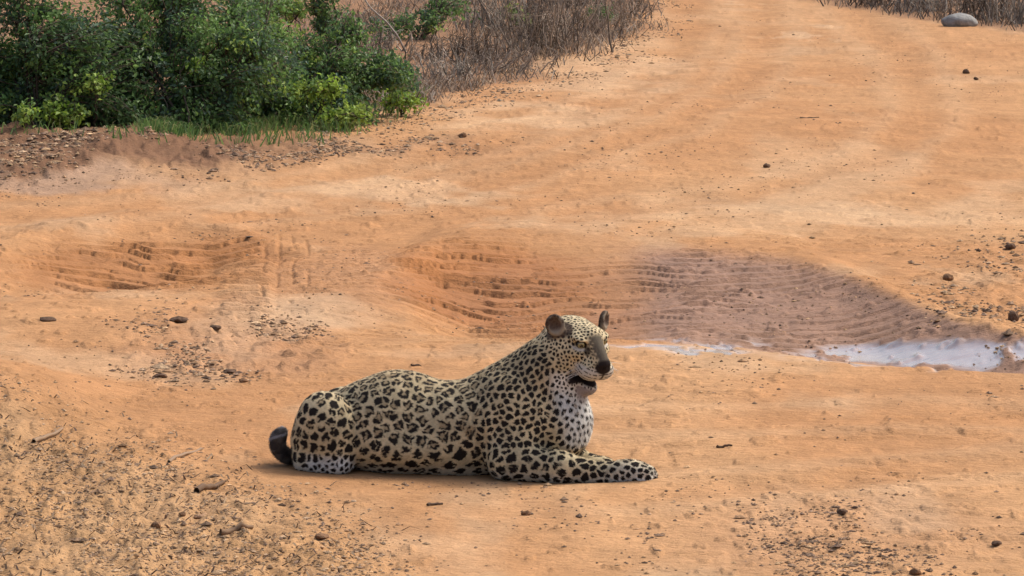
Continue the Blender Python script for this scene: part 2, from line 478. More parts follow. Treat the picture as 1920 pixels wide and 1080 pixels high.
def roty(a):      # tilt in the x-z plane, positive raises the +x axis
    return [[math.cos(a), 0, math.sin(a)], [0, 1, 0], [-math.sin(a), 0, math.cos(a)]]

# ---- trunk
cone((-.46, .02, .135), .125, (-.28, .01, .165), .172, .06)
cone((-.28, .01, .165), .172, (-.02, 0, .150), .158, .06)
cone((-.02, 0, .150), .158, (.14, 0, .185), .165, .07)
cone((.14, 0, .185), .160, (.30, 0, .205), .132, .07)
ell((-.20, -.01, .095), (.30, .185, .095), None, .06)               # belly spread on the ground
cone((-.40, .01, .20), .095, (-.22, .0, .245), .098, .06)
ell((-.52, .03, .13), (.10, .13, .12), None, .05)                    # rump
# ---- neck and chest
cone((.20, 0, .27), .128, (.345, -.005, .425), .098, .08)
cone((.10, .01, .25), .11, (.27, 0, .385), .095, .06)
ell((.338, -.01, .180), (.084, .105, .118), None, .06)               # breast
cone((.325, -.015, .26), .085, (.348, -.015, .385), .070, .035)          # throat
# ---- near shoulder and foreleg
ell((.195, -.105, .200), (.105, .075, .165), roty(.25), .03)
ell((.190, -.145, .105), (.090, .062, .098), None, .025)
cone((.170, -.158, .070), .070, (.36, -.175, .055), .054, .025)
cone((.36, -.175, .055), .054, (.52, -.185, .042), .039, .03)
ell((.612, -.19, .047), (.088, .052, .047), roty(.03), .03)
for q, dy in enumerate((-.036, -.013, .012, .034)):
    ell((.672 + (.010 if q in (1, 2) else 0), -.19 + dy, .038), (.033, .0155, .038), None, .003)
# ---- far shoulder and foreleg
ell((.155, .105, .195), (.105, .075, .165), roty(.25), .035)
cone((.13, .13, .07), .068, (.33, .08, .055), .052, .03)
cone((.33, .08, .055), .052, (.42, .03, .04), .038, .03)
ell((.47, .0, .038), (.060, .044, .036), None, .03)
# ---- hind legs
ell((-.475, -.126, .150), (.113, .090, .148), roty(.45), .008)
ell((-.535, -.115, .115), (.085, .075, .110), None, .03)
ell((-.44, -.135, .09), (.065, .06, .085), None, .025)
cone((-.565, -.145, .042), .040, (-.43, -.165, .036), .034, .03)
ell((-.475, .125, .140), (.125, .085, .140), roty(.45), .03)
cone((-.57, .16, .045), .044, (-.40, .18, .038), .038, .022)
# ---- tail curling up beside the rump
TAILP = [(-.555, .03, .085), (-.615, -.02, .045), (-.650, -.075, .048), (-.668, -.11, .080), (-.668, -.125, .118), (-.652, -.13, .142)]
def crom(P, n=5):
    P = np.array(P, float); Q = np.vstack([2 * P[0] - P[1], P, 2 * P[-1] - P[-2]]); out = []
    for i in range(1, len(Q) - 2):
        for t in np.linspace(0, 1, n, endpoint=False):
            out.append(.5 * (2 * Q[i] + (Q[i + 1] - Q[i - 1]) * t + (2 * Q[i - 1] - 5 * Q[i] + 4 * Q[i + 1] - Q[i + 2]) * t * t + (3 * Q[i] - Q[i - 1] - 3 * Q[i + 1] + Q[i + 2]) * t ** 3))
    return np.array(out + [P[-1]])
TAILC = crom(TAILP, 4)
for i in range(len(TAILC) - 1):
    cone(TAILC[i], .026, TAILC[i + 1], .026 if i < 17 else .022, .03 if i < 5 else .004)
# ---- head
TH, PH = R(40), R(20)
HF = np.array([math.cos(TH) * math.cos(PH), -math.sin(TH) * math.cos(PH), -math.sin(PH)])
HR = np.cross(HF, [0, 0, 1.0]); HR /= np.linalg.norm(HR)
HU = np.cross(HR, HF)
_rl = R(-3)
HR, HU = HR * math.cos(_rl) + HU * math.sin(_rl), HU * math.cos(_rl) - HR * math.sin(_rl)
HB = np.array([HF, HR, HU])
HC = np.array([.398, -.005, .480]); HS = 1.13
def hp(a, b, c): return HC + HS * (a * HF + b * HR + c * HU)
def hell(p, r, k=.025, op='u', rot=None):
    B = HB if rot is None else np.array(rot) @ HB
    ell(hp(*p), np.array(r) * HS, B, k, op)
def hcone(p, ra, q, rb, k=.025, op='u'): cone(hp(*p), ra * HS, hp(*q), rb * HS, k, op)
hell((-.034, 0, -.006), (.090, .088, .068), .04)
hell((.022, 0, .030), (.050, .058, .028), .03)                       # forehead
for s in (-1, 1):
    hell((-.005, s * .058, -.045), (.062, .042, .060), .03)          # cheeks
    hell((.050, s * .044, .041), (.028, .022, .010), .016)           # brows
    hell((.048, s * .054, -.005), (.030, .022, .020), .02)           # cheekbones
    hell((.098, s * .027, -.048), (.039, .033, .031), .012)          # whisker pads
hcone((.025, 0, .000), .058, (.106, 0, -.034), .034, .03)             # muzzle
hcone((.052, 0, .040), .027, (.126, 0, -.006), .0205, .022)          # bridge
hell((.138, 0, -.014), (.015, .023, .017), .008)                     # nose
hcone((-.015, 0, -.080), .044, (.075, 0, -.116), .024, .03)          # lower jaw
hell((.086, 0, -.119), (.025, .026, .021), .015)                     # chin
hell((.080, 0, -.086), (.060, .060, .008), .007, 's', [[.98, 0, -.20], [0, 1, 0], [.20, 0, .98]])   # open mouth
for s in (-1, 1):
    hell((.070, s * .050, .028), (.020, .020, .0095), .008, 's', [[.95, s * .3, 0], [-s * .3, .95, 0], [0, 0, 1]])      # eye sockets
    hcone((.147, s * .010, -.020), .005, (.157, s * .012, -.022), .005, .003, 's')
# ears: rounded cups
EARC = []
for s in (-1, 1):
    ax = np.array([.80, s * .50, .18]); ax /= np.linalg.norm(ax)     # facing direction of the cup (head frame)
    up = np.array([-.12, s * .40, .92]); up -= ax * (up @ ax); up /= np.linalg.norm(up)
    sd = np.cross(up, ax)
    c = np.array([-.018, s * (.092 if s > 0 else .100), .060 if s > 0 else .050]); es = 1.0 if s > 0 else .92
    hell(c, np.array((.016, .031, .037)) * es, .016, 'u', [ax, sd, up])
    hell(c + ax * .018 + up * .004, np.array((.020, .024, .028)) * es, .006, 's', [ax, sd, up])
    EARC.append((c, ax, up, sd))

# ---- surface nets
neg = FLD < 0
sx, sy, sz = FLD.shape
cnt = np.zeros((sx - 1, sy - 1, sz - 1), np.uint8)
for dx in (0, 1):
    for dy in (0, 1):
        for dz in (0, 1): cnt += neg[dx:sx - 1 + dx, dy:sy - 1 + dy, dz:sz - 1 + dz]
act = np.argwhere((cnt > 0) & (cnt < 8))
cid = -np.ones(cnt.shape, np.int32); cid[act[:, 0], act[:, 1], act[:, 2]] = np.arange(len(act))
acc = np.zeros((len(act), 3)); num = np.zeros(len(act))
cor = [(0, 0, 0), (1, 0, 0), (0, 1, 0), (1, 1, 0), (0, 0, 1), (1, 0, 1), (0, 1, 1), (1, 1, 1)]
val = [FLD[act[:, 0] + c[0], act[:, 1] + c[1], act[:, 2] + c[2]] for c in cor]
for a in range(8):
    for b in range(a + 1, 8):
        if sum(abs(cor[a][i] - cor[b][i]) for i in range(3)) != 1: continue
        va, vb = val[a], val[b]; m = (va < 0) != (vb < 0)
        t = np.where(m, va / np.where(m, va - vb, 1), 0)
        for i in range(3): acc[:, i] += np.where(m, cor[a][i] + t * (cor[b][i] - cor[a][i]), 0)
        num += m
LV = (act + acc / num[:, None]) * LH + np.array([LX0, LY0, LZ0])
quads = []
for ax_ in range(3):
    sl0 = [slice(1, -1)] * 3; sl1 = [slice(1, -1)] * 3
    sl0[ax_] = slice(0, -1); sl1[ax_] = slice(1, None)
    A, Bn = neg[tuple(sl0)], neg[tuple(sl1)]
    e = np.argwhere(A != Bn); off = np.array([1, 1, 1]); off[ax_] = 0
    flip = A[e[:, 0], e[:, 1], e[:, 2]]
    e = e + off
    u_, v_ = [(1, 2), (2, 0), (0, 1)][ax_]
    def cell(du, dv):
        q = e.copy(); q[:, u_] -= du; q[:, v_] -= dv
        return cid[q[:, 0], q[:, 1], q[:, 2]]
    Q = np.stack([cell(1, 1), cell(0, 1), cell(0, 0), cell(1, 0)], 1)
    Q[~flip] = Q[~flip][:, ::-1]
    quads.append(Q)
LF = np.concatenate(quads); LF = LF[(LF >= 0).all(1)]
# relax a little
E = np.concatenate([LF[:, [0, 1]], LF[:, [1, 2]], LF[:, [2, 3]], LF[:, [3, 0]]])
for _ in range(2):
    s_ = np.zeros_like(LV); n_ = np.zeros(len(LV))
    np.add.at(s_, E[:, 0], LV[E[:, 1]]); np.add.at(s_, E[:, 1], LV[E[:, 0]]); np.add.at(n_, E[:, 0], 1); np.add.at(n_, E[:, 1], 1)
    LV = LV * .5 + .5 * s_ / n_[:, None]
del FLD, neg, cnt, cid
tmp = mesh_np('tmp', LV, LF, None)
tmp.modifiers.new('s', 'SUBSURF').levels = 1
dg = bpy.context.evaluated_depsgraph_get()
me = bpy.data.meshes.new_from_object(tmp.evaluated_get(dg))
bpy.data.objects.remove(tmp)
nV = len(me.vertices)
LV = np.empty(nV * 3, np.float32); me.vertices.foreach_get('co', LV); LV = LV.reshape(-1, 3).astype(float)
LN = np.empty(nV * 3, np.float32); me.vertices.foreach_get('normal', LN); LN = LN.reshape(-1, 3).astype(float)
LF = np.empty(len(me.loops), np.int32); me.loops.foreach_get('vertex_index', LF); LF = LF.reshape(-1, 4)

# ---- coat: cell size, spot kind and stretch for every place on the skin
fm = smooth(.03, .055, LV[:, 0]) * smooth(.135, .10, LV[:, 0]) * smooth(.04, .09, LV[:, 2]) * smooth(.32, .24, LV[:, 2]) * (LV[:, 1] < -.05)
LV += LN * (.0035 * fm * np.sin(190 * (LV[:, 0] + .10 * LV[:, 2]) + 3 * noise2(LV[:, 2] * 9, LV[:, 0] * 9, 2)))[:, None]
LV += LN * (.006 * (noise2(LV[:, 0] * 11 + LV[:, 1] * 7, LV[:, 2] * 11, 8) - .5) * (LV[:, 2] < .40) * smooth(.02, .06, LV[:, 2]))[:, None]
HQ = ((LV - HC) @ HB.T) / HS                                   # head coordinates
def coat_fields(P, H):
    x, y, z = P.T; a, b, c = H.T
    head = smooth(.19, .14, np.sqrt((a - .01) ** 2 + b ** 2 + (c + .02) ** 2)) * smooth(-.12, -.04, a + .25 * c) * smooth(.130, .105, np.abs(b))
    nt_ = ((x - .14) * .66 + (z - .24) * .75)                   # along the neck
    neck = smooth(.02, .13, nt_) * (1 - head) * smooth(.20, .27, z)
    sh = smooth(.03, .10, x) * (1 - neck) * (1 - head)
    arm = smooth(.15, .09, z + .08 * (x - .2)) * smooth(.06, .12, x)
    breast = smooth(.32, .38, x + .25 * (z - .2)) * smooth(.09, .13, z) * (1 - head) * smooth(-.16, -.10, y) * smooth(.41, .33, z)
    thigh = smooth(-.36, -.40, x)
    belly = smooth(.12, .06, z) * (1 - thigh) * (1 - smooth(.04, .1, x))
    foot = smooth(-.36, -.40, x) * smooth(.085, .06, z) * smooth(-.57, -.52, x)
    s = np.full(len(x), .047)
    s = s + (.050 - s) * belly
    s = s + (.040 - s) * thigh
    s = s + (.044 - s) * smooth(.24, .32, z) * (1 - sh) * (1 - neck)
    s = s + (.0265 - s) * sh
    s = s + (.038 - s) * arm
    s = s + (.024 - s) * arm * smooth(.42, .56, x)
    s = s + (.0235 - s) * neck
    s = s + (.026 - s) * breast * .9
    s = s + (.0135 - s) * head
    s = s + (.020 - s) * foot
    return dict(head=head, neck=neck, sh=sh, arm=arm, breast=breast, thigh=thigh, belly=belly, foot=foot, s=s)
CF = coat_fields(LV, HQ)
order = rng.permutation(nV)[:90000]
acc_p = np.zeros((12000, 3)); acc_i = []; na = 0
cells = {}
for i in order:
    p = LV[i]; s = CF['s'][i] * .80
    key = (int(p[0] / .06 + 100), int(p[1] / .06 + 100), int(p[2] / .06 + 100)); ok = True
    for dx in (-1, 0, 1):
        for dy in (-1, 0, 1):
            for dz in (-1, 0, 1):
                for (q, s2) in cells.get((key[0] + dx, key[1] + dy, key[2] + dz), ()):
                    m_ = (s + s2) * .5
                    if (p[0] - q[0]) ** 2 + (p[1] - q[1]) ** 2 + (p[2] - q[2]) ** 2 < m_ * m_: ok = False; break
                if not ok: break
            if not ok: break
        if not ok: break
    if ok:
        cells.setdefault(key, []).append((p, s)); acc_i.append(i)
acc_i = np.array(acc_i); SPp = LV[acc_i]; ns = len(acc_i)
SPf = {k: v[acc_i] for k, v in CF.items()}
kd = kdtree.KDTree(ns)
for i, p in enumerate(SPp): kd.insert(p, i)
kd.balance()
KN = 7
nbr = np.zeros((nV, KN), np.int32)
for i in range(nV):
    r_ = kd.find_n(LV[i], KN)
    nbr[i] = [t[1] for t in r_]
# stretch axis of each spot
axis = np.tile([1.0, 0, .12], (ns, 1)); st = np.full(ns, 1.18)
fold = smooth(.03, .06, SPp[:, 0]) * smooth(.15, .11, SPp[:, 0]) * smooth(.05, .1, SPp[:, 2])
nk = SPf['neck'] > .5
axis[nk] = (-.55, 0, -.8); st[nk] = 1.45
hd = SPf['head'] > .5
axis[hd] = HU * .8 - HF * .4; st[hd] = 1.15
fo = fold > .5
axis[fo] = (.12, 0, 1); st[fo] = 1.5
be = SPf['belly'] > .5; axis[be] = (1, 0, .05); st[be] = 1.5
th = SPf['thigh'] > .5; axis[th] = (.35, 0, 1); st[th] = 1.25
ar = SPf['arm'] > .5; axis[ar] = (1, 0, .55); st[ar] = 1.2
axis += rng.normal(0, .22, axis.shape); axis /= np.linalg.norm(axis, axis=1, keepdims=True)
wt_ = rng.uniform(.84, 1.18, ns)
def wv(sc_, sd): return np.stack([noise2(LV[:, 0] * sc_ + LV[:, 1] * sc_ * .7 + 5 * k, LV[:, 2] * sc_ - LV[:, 1] * sc_ * .6, sd + k) - .5 for k in range(3)], 1)
wamp = np.clip(CF['s'] / .05, .2, 1)[:, None]
LW = LV + wv(62, 200) * .013 * wamp + wv(130, 210) * .008 * wamp
dd = LW[:, None] - SPp[nbr]
al = (dd * axis[nbr]).sum(2)
d2 = (dd ** 2).sum(2)
dist = np.sqrt(np.maximum(d2 - al ** 2 + (al / st[nbr]) ** 2 * 1.0, 0)) * wt_[nbr] * (1 + .18 * (st[nbr] - 1))
o2 = np.argsort(dist, 1)
i1 = nbr[np.arange(nV), o2[:, 0]]
D1 = np.take_along_axis(dist, o2[:, :1], 1)[:, 0]; D2_ = np.take_along_axis(dist, o2[:, 1:2], 1)[:, 0]
S_ = CF['s']
def n3(P, sc_, seed): return (noise2(P[:, 0] * sc_ + P[:, 1] * sc_ * .7, P[:, 2] * sc_ - P[:, 1] * sc_ * .6, seed) - .5) * 2
jit = n3(LV, 90, 3) * .15 + n3(LV, 38, 5) * .16
gap = .19 + .14 * CF['breast'] + .12 * CF['head'] + .08 * CF['belly'] + .04 * CF['neck'] + .10 * CF['foot'] + .03 * CF['sh']
e1 = (D2_ - D1) / S_ - gap - jit * .5
cov = .50 + .03 * CF['belly'] - .14 * CF['breast'] - .05 * CF['head'] - .03 * CF['belly']
e2 = cov - D1 / S_ + jit * .35
dark = smooth(-.06, .06, np.minimum(e1, e2 * 1.5))
# rosettes on the flank: hollow, broken rings
ros_region = (1 - CF['thigh'] * .75) * (1 - CF['sh']) * (1 - CF['neck']) * (1 - CF['head']) * (1 - CF['belly']) * smooth(.09, .15, LV[:, 2])
ros_spot = rng.uniform(0, 1, ns)
ph_ = rng.uniform(0, 6.28, ns)
v1 = LW - SPp[i1]
t1 = axis[i1]; n1_ = LN
b1_ = np.cross(n1_, t1); ang = np.arctan2((v1 * b1_).sum(1), (v1 * t1).sum(1))
isros = (ros_spot[i1] < 1.0 * ros_region)
nlob = rng.integers(1, 4, ns)
rr_ = D1 / S_
inner = smooth(.20, .12, rr_ + jit * .2) * isros
big = smooth(.034, .042, S_) * (ros_spot[i1] < .75)
slit = smooth(.82, .95, np.cos(nlob[i1] * ang + ph_[i1])) * smooth(.06, .14, rr_) * np.maximum(isros, big)
ring_d = smooth(-.05, .05, np.minimum(e1, (.52 - rr_ + jit * .3) * 1.5))
dark2 = np.where(isros, ring_d, dark) * (1 - .92 * inner) * (1 - .92 * slit)
# colours
c_coat = np.array([.60, .50, .315]); c_white = np.array([.68, .68, .65]); c_tan = np.array([.27, .185, .095]); c_dark = np.array([.020, .016, .014])
c_grey = np.array([.066, .057, .049])
x, y, z = LV.T; a, b, c = HQ.T
whit = np.clip(CF['breast'] * 1.0 + .6 * smooth(.06, .02, z) + .75 * CF['foot'] + .45 * CF['arm'] * smooth(.5, .62, x)
               + CF['head'] * smooth(-.055, -.085, c) * smooth(.0, .05, a) * .8, 0, 1)
base = c_coat + (c_white - c_coat) * whit[:, None]
base = base + (c_tan * 1.25 - base) * (.35 * smooth(.25, .36, z) * (1 - CF['head']))[:, None]
base *= (1 + .16 * n3(LV, 24, 9) + .12 * n3(LV, 160, 11))[:, None]
cc = base + (c_tan - base) * (isros * smooth(.36, .28, D1 / S_))[:, None] * .55
# face: plain grey bridge, pale eye rims, pale whisker pads
bridge = CF['head'] * smooth(.042, .062, a - .35 * c) * smooth(.031, .016, np.abs(b) + .008 * n3(LV, 150, 61)) * smooth(-.035, -.020, c)
dark2 = dark2 * (1 - bridge * .97)
cc = cc + (c_grey - cc) * (bridge * .9)[:, None]
pad = CF['head'] * smooth(.062, .078, a) * smooth(-.02, -.034, c) * smooth(-.095, -.08, c)
cc = cc + (c_white * .75 - cc) * (pad * .8)[:, None]
rows = (np.cos((c + .25 * (a - .1)) * 520) > .45) & (noise2(a * 260, b * 260 + c * 90, 4) > .35)
dark2 = np.where(pad > .4, np.maximum(0, rows * .85), dark2)
final = cc + (c_dark - cc) * dark2[:, None]
def paint(m, colr, f=1.0):
    global final
    final = final + (np.asarray(colr) - final) * (np.clip(m, 0, 1) * f)[:, None]
nose = CF['head'] * smooth(.028, .021, np.sqrt((a - .142) ** 2 + (b * .8) ** 2 + ((c + .020) * 1.0) ** 2))
paint(nose * smooth(.1, .35, LN @ HF), (.022, .017, .017))
paint(CF['head'] * smooth(.006, .003, np.abs(b)) * smooth(.10, .12, a) * smooth(-.03, -.04, c) * smooth(-.085, -.07, c), (.025, .02, .02), .9)
# open mouth, dark lips, pale chin
mth = CF['head'] * smooth(.020, .012, np.abs((c + .086) + .20 * (a - .080))) * smooth(.010, .03, a)
mth = mth * smooth(.084, .066, np.abs(b))
paint(mth, (.016, .012, .014))
lips = CF['head'] * smooth(.046, .032, np.abs((c + .098) + .20 * (a - .080))) * smooth(.010, .035, a) * smooth(.085, .055, a)
lips = lips * smooth(.080, .060, np.abs(b))
paint(lips, (.022, .020, .022), .85)
chin = CF['head'] * smooth(-.102, -.112, c + .2 * (a - .08)) * smooth(.030, .060, a)
chin = chin * smooth(.06, .04, np.abs(b))
paint(chin, (.27, .235, .225), .95)
for s in (-1, 1):
    q = np.sqrt((a - .070) ** 2 + ((b - s * .050)) ** 2 + ((c - .028) * 1.9) ** 2)
    paint(CF['head'] * smooth(.040, .032, q) * smooth(.022, .012, c), (.56, .53, .47), .9)
    paint(CF['head'] * smooth(.025, .019, q), (.018, .014, .012), .95)
    tl = np.sqrt(((a - .090) * .8) ** 2 + (b - s * .036) ** 2 + ((c - .016) * .6) ** 2)
    paint(CF['head'] * smooth(.013, .008, tl), (.02, .016, .014), .85)
for (ec, ax, up, sd), s in zip(EARC, (-1, 1)):
    dv = HQ - ec
    q = np.sqrt((dv @ up) ** 2 + (dv @ sd) ** 2); fr = dv @ ax
    near_ear = smooth(.062, .052, np.linalg.norm(dv, axis=1)) * smooth(-.05, -.035, dv @ up)
    paint(near_ear, (.060, .040, .032), .92)                      # brown rim and back
    paint(near_ear * smooth(.030, .016, q) * smooth(-.006, .004, fr), (.115, .082, .065), .75)
    paint(near_ear * smooth(-.004, -.020, dv @ up) * smooth(-.006, .004, fr) * smooth(.036, .028, q), (.34, .29, .22), .6)
    paint(near_ear * smooth(.016, .022, q) * smooth(.036, .028, q) * smooth(-.006, .002, fr) * (n3(LV, 70, 44) > .1), (.36, .32, .25), .5)
# tail: dark bands, white tip rim
tq = np.min([np.linalg.norm(LV - (np.array(TAILP[i]) * (1 - f) + np.array(TAILP[i + 1]) * f), axis=1) for i in range(1, 5) for f in (0, .25, .5, .75, 1)], 0)
tail = smooth(.040, .036, tq) * smooth(-.622, -.632, x)
paint(tail, (.05, .047, .05), .95)
paint(tail * smooth(.2, .5, n3(LV, 45, 71)), (.20, .19, .18), .5)
paint(tail * smooth(.155, .165, z), (.46, .48, .52), .8)
paint(tail * smooth(.006, .003, np.abs(z - .128 - .3 * (x + .66))), (.40, .42, .47), .6)
final = np.clip(final, .008, 1)

M_FUR = attr_mat('leopard_coat', .88, .10, .25, 220, .10, 300)
M_HAIR = attr_mat('leopard_hair', .75, .15)
BL = ground_at(880, 884)
leopard = empty('leopard', (BL[0], BL[1], float(height(BL[0], BL[1])) - .006), R(-13))
tag(leopard, 'spotted leopard lying on the dirt track with its head raised, looking right', 'leopard')
body = mesh_np('body', LV, LF, M_FUR, leopard, final)
# short fur: fine combed hairs
tri = np.concatenate([LF[:, [0, 1, 2]], LF[:, [0, 2, 3]]])
ar_ = np.linalg.norm(np.cross(LV[tri[:, 1]] - LV[tri[:, 0]], LV[tri[:, 2]] - LV[tri[:, 0]]), axis=1)
vis = np.where(LV[tri[:, 0], 1] > .12, .3, 1.0) * np.where(LV[tri[:, 0], 2] < .004, 0, 1)
NH = 160000
pick = rng.choice(len(tri), NH, p=ar_ * vis / (ar_ * vis).sum())
bw = rng.dirichlet((1, 1, 1), NH)
hp_ = (LV[tri[pick]] * bw[..., None]).sum(1); hn = LN[tri[pick, 0]]; hc = final[tri[pick, 0]]
F2 = {k: v[tri[pick, 0]] for k, v in CF.items()}
comb = np.tile([-1.0, 0, -.45], (NH, 1))
comb = comb + (np.array([1.0, 0, -.3]) - comb) * F2['arm'][:, None]
comb = comb + (np.array([-.3, 0, -1.0]) - comb) * (F2['neck'] * .6)[:, None]
comb = comb + (np.array([.1, 0, -1.0]) - comb) * F2['breast'][:, None]
comb = comb + (-HF * .9 + HU * .25 - comb) * F2['head'][:, None]
comb += rng.normal(0, .30, comb.shape)
comb -= hn * (comb * hn).sum(1)[:, None]; comb /= np.linalg.norm(comb, axis=1, keepdims=True) + 1e-9
Lh = (.0095 + .006 * F2['breast'] + .001 * F2['belly'] - .0050 * F2['head'] + .006 * tail[tri[pick, 0]]) * rng.uniform(.6, 1.3, NH)
wd = np.cross(hn, comb) * (.0009 * np.where(F2['head'] > .5, .7, 1))[:, None]
hp_ = hp_ - comb * (Lh * .45)[:, None]
tip = hp_ + (comb * .93 + hn * rng.uniform(.15, .50, NH)[:, None]) * Lh[:, None]
tip[:, 2] = np.maximum(tip[:, 2], .002)
root = hp_ - hn * .0008
HV = np.stack([root - wd, root + wd, tip], 1).reshape(-1, 3)
HCo = np.repeat(hc * rng.uniform(.9, 1.15, NH)[:, None], 3, 0)
fur = mesh_np('fur', HV, np.arange(NH * 3).reshape(-1, 3), M_HAIR, leopard, HCo)
fur['kind'] = 'stuff'

def uv_sphere(c, r, nu=20, nv=12):
    th_ = np.linspace(0, np.pi, nv); ph = np.linspace(0, 2 * np.pi, nu, endpoint=False)
    Vv = np.stack([np.sin(th_)[:, None] * np.cos(ph), np.sin(th_)[:, None] * np.sin(ph), np.repeat(np.cos(th_)[:, None], nu, 1)], -1).reshape(-1, 3)
    Ff = [(i * nu + j, (i + 1) * nu + j, (i + 1) * nu + (j + 1) % nu, i * nu + (j + 1) % nu) for i in range(nv - 1) for j in range(nu)]
    return Vv * r + c, np.array(Ff)
M_EYE = attr_mat('leopard_eye', .12, .6)
for s in (-1, 1):
    ec = hp(.0620, s * .0440, .0275); g = (HF * .9 + HR * s * .38 - HU * .12); g /= np.linalg.norm(g)
    Vv, Ff = uv_sphere(np.zeros(3), .0150, 24, 16)
    cosg = Vv @ g / .0150
    Ce = np.where((cosg > .90)[:, None], [.012, .010, .008], np.where((cosg > .62)[:, None], [.34, .29, .13], [.03, .024, .02]))
    mesh_np('eye', Vv + ec, Ff, M_EYE, leopard, Ce)
M_WH = attr_mat('leopard_whisker', .4, .4)
for s in (-1, 1):
    for k in range(7):
        st_ = hp(.090 + .008 * (k % 3), s * .049, -.040 - .007 * (k // 2))
        dr = HR * s * rng.uniform(.7, 1) - HF * rng.uniform(.25, .6) - HU * rng.uniform(.0, .45)
        t_ = np.linspace(0, 1, 6)[:, None]
        P_ = st_ + dr * t_ * .085 - np.array([0, 0, 1]) * t_ ** 2 * .02
        mb = MB(); mb.tube(P_, np.linspace(.0006, .0002, 6), (.6, .6, .58), 4); mb.build('whisker', M_WH, leopard)

# ------------------------------------------------------------------ plants beside the track
M_LEAF = attr_mat('leaf', .5, .35, 0, 60, 0, 20, .42)
M_BARK = attr_mat('twig_bark', .85, .15)
M_DRY = attr_mat('dry_stem', .85, .15, 0, 60, 0, 20, .15)
G_DARK = np.array([.085, .155, .058]); G_MID = np.array([.150, .255, .072]); G_LIGHT = np.array([.25, .34, .07]); G_BLUE = np.array([.090, .150, .092])

def leaves(mb, P, D, L, Wd, Cl):
    """folded diamond leaves at P pointing along D"""
    n = len(P)
    D = D / (np.linalg.norm(D, axis=1, keepdims=True) + 1e-9)
    up = rng.normal(0, .55, (n, 3)) + np.array([0, -.15, 1.0])
    Sd = np.cross(D, up); Sd /= np.linalg.norm(Sd, axis=1, keepdims=True) + 1e-9
    Nn = np.cross(Sd, D)
    L = np.asarray(L)[:, None]; Wd = np.asarray(Wd)[:, None]
    a = P; b = P + D * L * .45 + Sd * Wd + Nn * Wd * .35; c = P + D * L - Nn * L * .12; d = P + D * L * .45 - Sd * Wd + Nn * Wd * .35
    V_ = np.stack([a, b, c, d], 1).reshape(-1, 3)
    k = np.arange(n)[:, None] * 4
    F_ = np.concatenate([np.hstack([k, k + 1, k + 2, k + 3])])
    mb.add(V_, F_, np.repeat(Cl, 4, 0))

def bez(a, b, c, n):
    t = np.linspace(0, 1, n)[:, None]
    return (1 - t) ** 2 * a + 2 * t * (1 - t) * b + t * t * c

def shrub(name, label, base, blobs, n_clump, per, leaf, cols, cat='shrub', group=None, stems=9, bark=(.075, .058, .042), droop=.1, leafw=.30):
    """base: ground point; blobs: (centre offset, radii, weight) the crown fills; every clump of leaves hangs on its own twig"""
    base = np.array(base, float)
    root = empty(name, base)
    tag(root, label, cat, group)
    wts = np.array([b[2] for b in blobs], float); wts /= wts.sum()
    wood = MB(); fol = MB()
    # main stems towards the blobs
    nodes = []
    for i in range(stems):
        c, r, _ = blobs[i % len(blobs)]
        tgt = np.array(c) + rng.uniform(-.6, .6, 3) * np.array(r)
        b0 = np.array([rng.normal(0, .06), rng.normal(0, .06), -.03])
        mid = b0 * .5 + tgt * .45 + np.array([0, 0, .25 * abs(tgt[2]) + .04]) + rng.normal(0, .06, 3)
        P = bez(b0, mid, tgt, 9) + np.vstack([np.zeros(3), rng.normal(0, .012, (8, 3))])
        wood.tube(P, np.linspace(.010, .004, 9) * rng.uniform(.6, 1.3), np.array(bark) * rng.uniform(.5, 1.2), 5)
        nodes.append(P[2:])
    nodes = np.concatenate(nodes)
    for i in range(n_clump):
        c, r, _ = blobs[rng.choice(len(blobs), p=wts)]
        u = rng.normal(0, 1, 3); u /= np.linalg.norm(u)
        tgt = np.array(c) + u * np.array(r) * rng.uniform(.15, 1) ** .45
        if tgt[2] < .03: tgt[2] = rng.uniform(.03, .12)
        j = np.argmin(((nodes - tgt) ** 2).sum(1) + .15 * rng.random(len(nodes)))
        st = nodes[j]
        mid = (st + tgt) * .5 + rng.normal(0, .06, 3) + np.array([0, 0, .06])
        P = bez(st, mid, tgt, 7)
        tipd = tgt - mid; tipd /= np.linalg.norm(tipd) + 1e-9
        wood.tube(P, np.linspace(.005, .0015, 7), np.array(bark) * rng.uniform(.8, 2.2), 3)
        n = int(per * rng.uniform(.5, 1.5))
        t = rng.uniform(.35, 1.12, n)[:, None]
        Q = (1 - t) ** 2 * st + 2 * t * (1 - t) * mid + t * t * tgt + rng.normal(0, .030, (n, 3))
        Q[:, 2] -= droop * .2 * rng.random(n)
        Q[:, 2] = np.maximum(Q[:, 2], .015)
        D = tipd + rng.normal(0, .8, (n, 3)) + np.array([0, 0, .1 - droop])
        cm = cols[rng.choice(len(cols), p=np.array([k[1] for k in cols]) / sum(k[1] for k in cols))][0]
        Cl = cm * rng.uniform(.65, 1.4, (n, 1)) * rng.uniform(.8, 1.25)
        L = leaf * rng.uniform(.6, 1.35, n)
        leaves(fol, Q, D, L, L * leafw, Cl)
    wood.build('branches', M_BARK, root)
    fol.build('foliage', M_LEAF, root, shade=False)
    return root

def off(base, px, py, d):       # crown centre seen at a pixel, at distance d, relative to the base
    return at_depth(px, py, d) - base
def gp(px, py):
    return ground_at(px, py)

DK = [(G_DARK, 4), (G_BLUE, 2), (G_MID, 4), (G_LIGHT, .6)]
MD = [(G_DARK, 3), (G_MID, 4), (G_BLUE, 1.5), (G_LIGHT, .5)]
def rad(px, py, depth, d): return (px * d / FPX, depth, py * d / FPX)

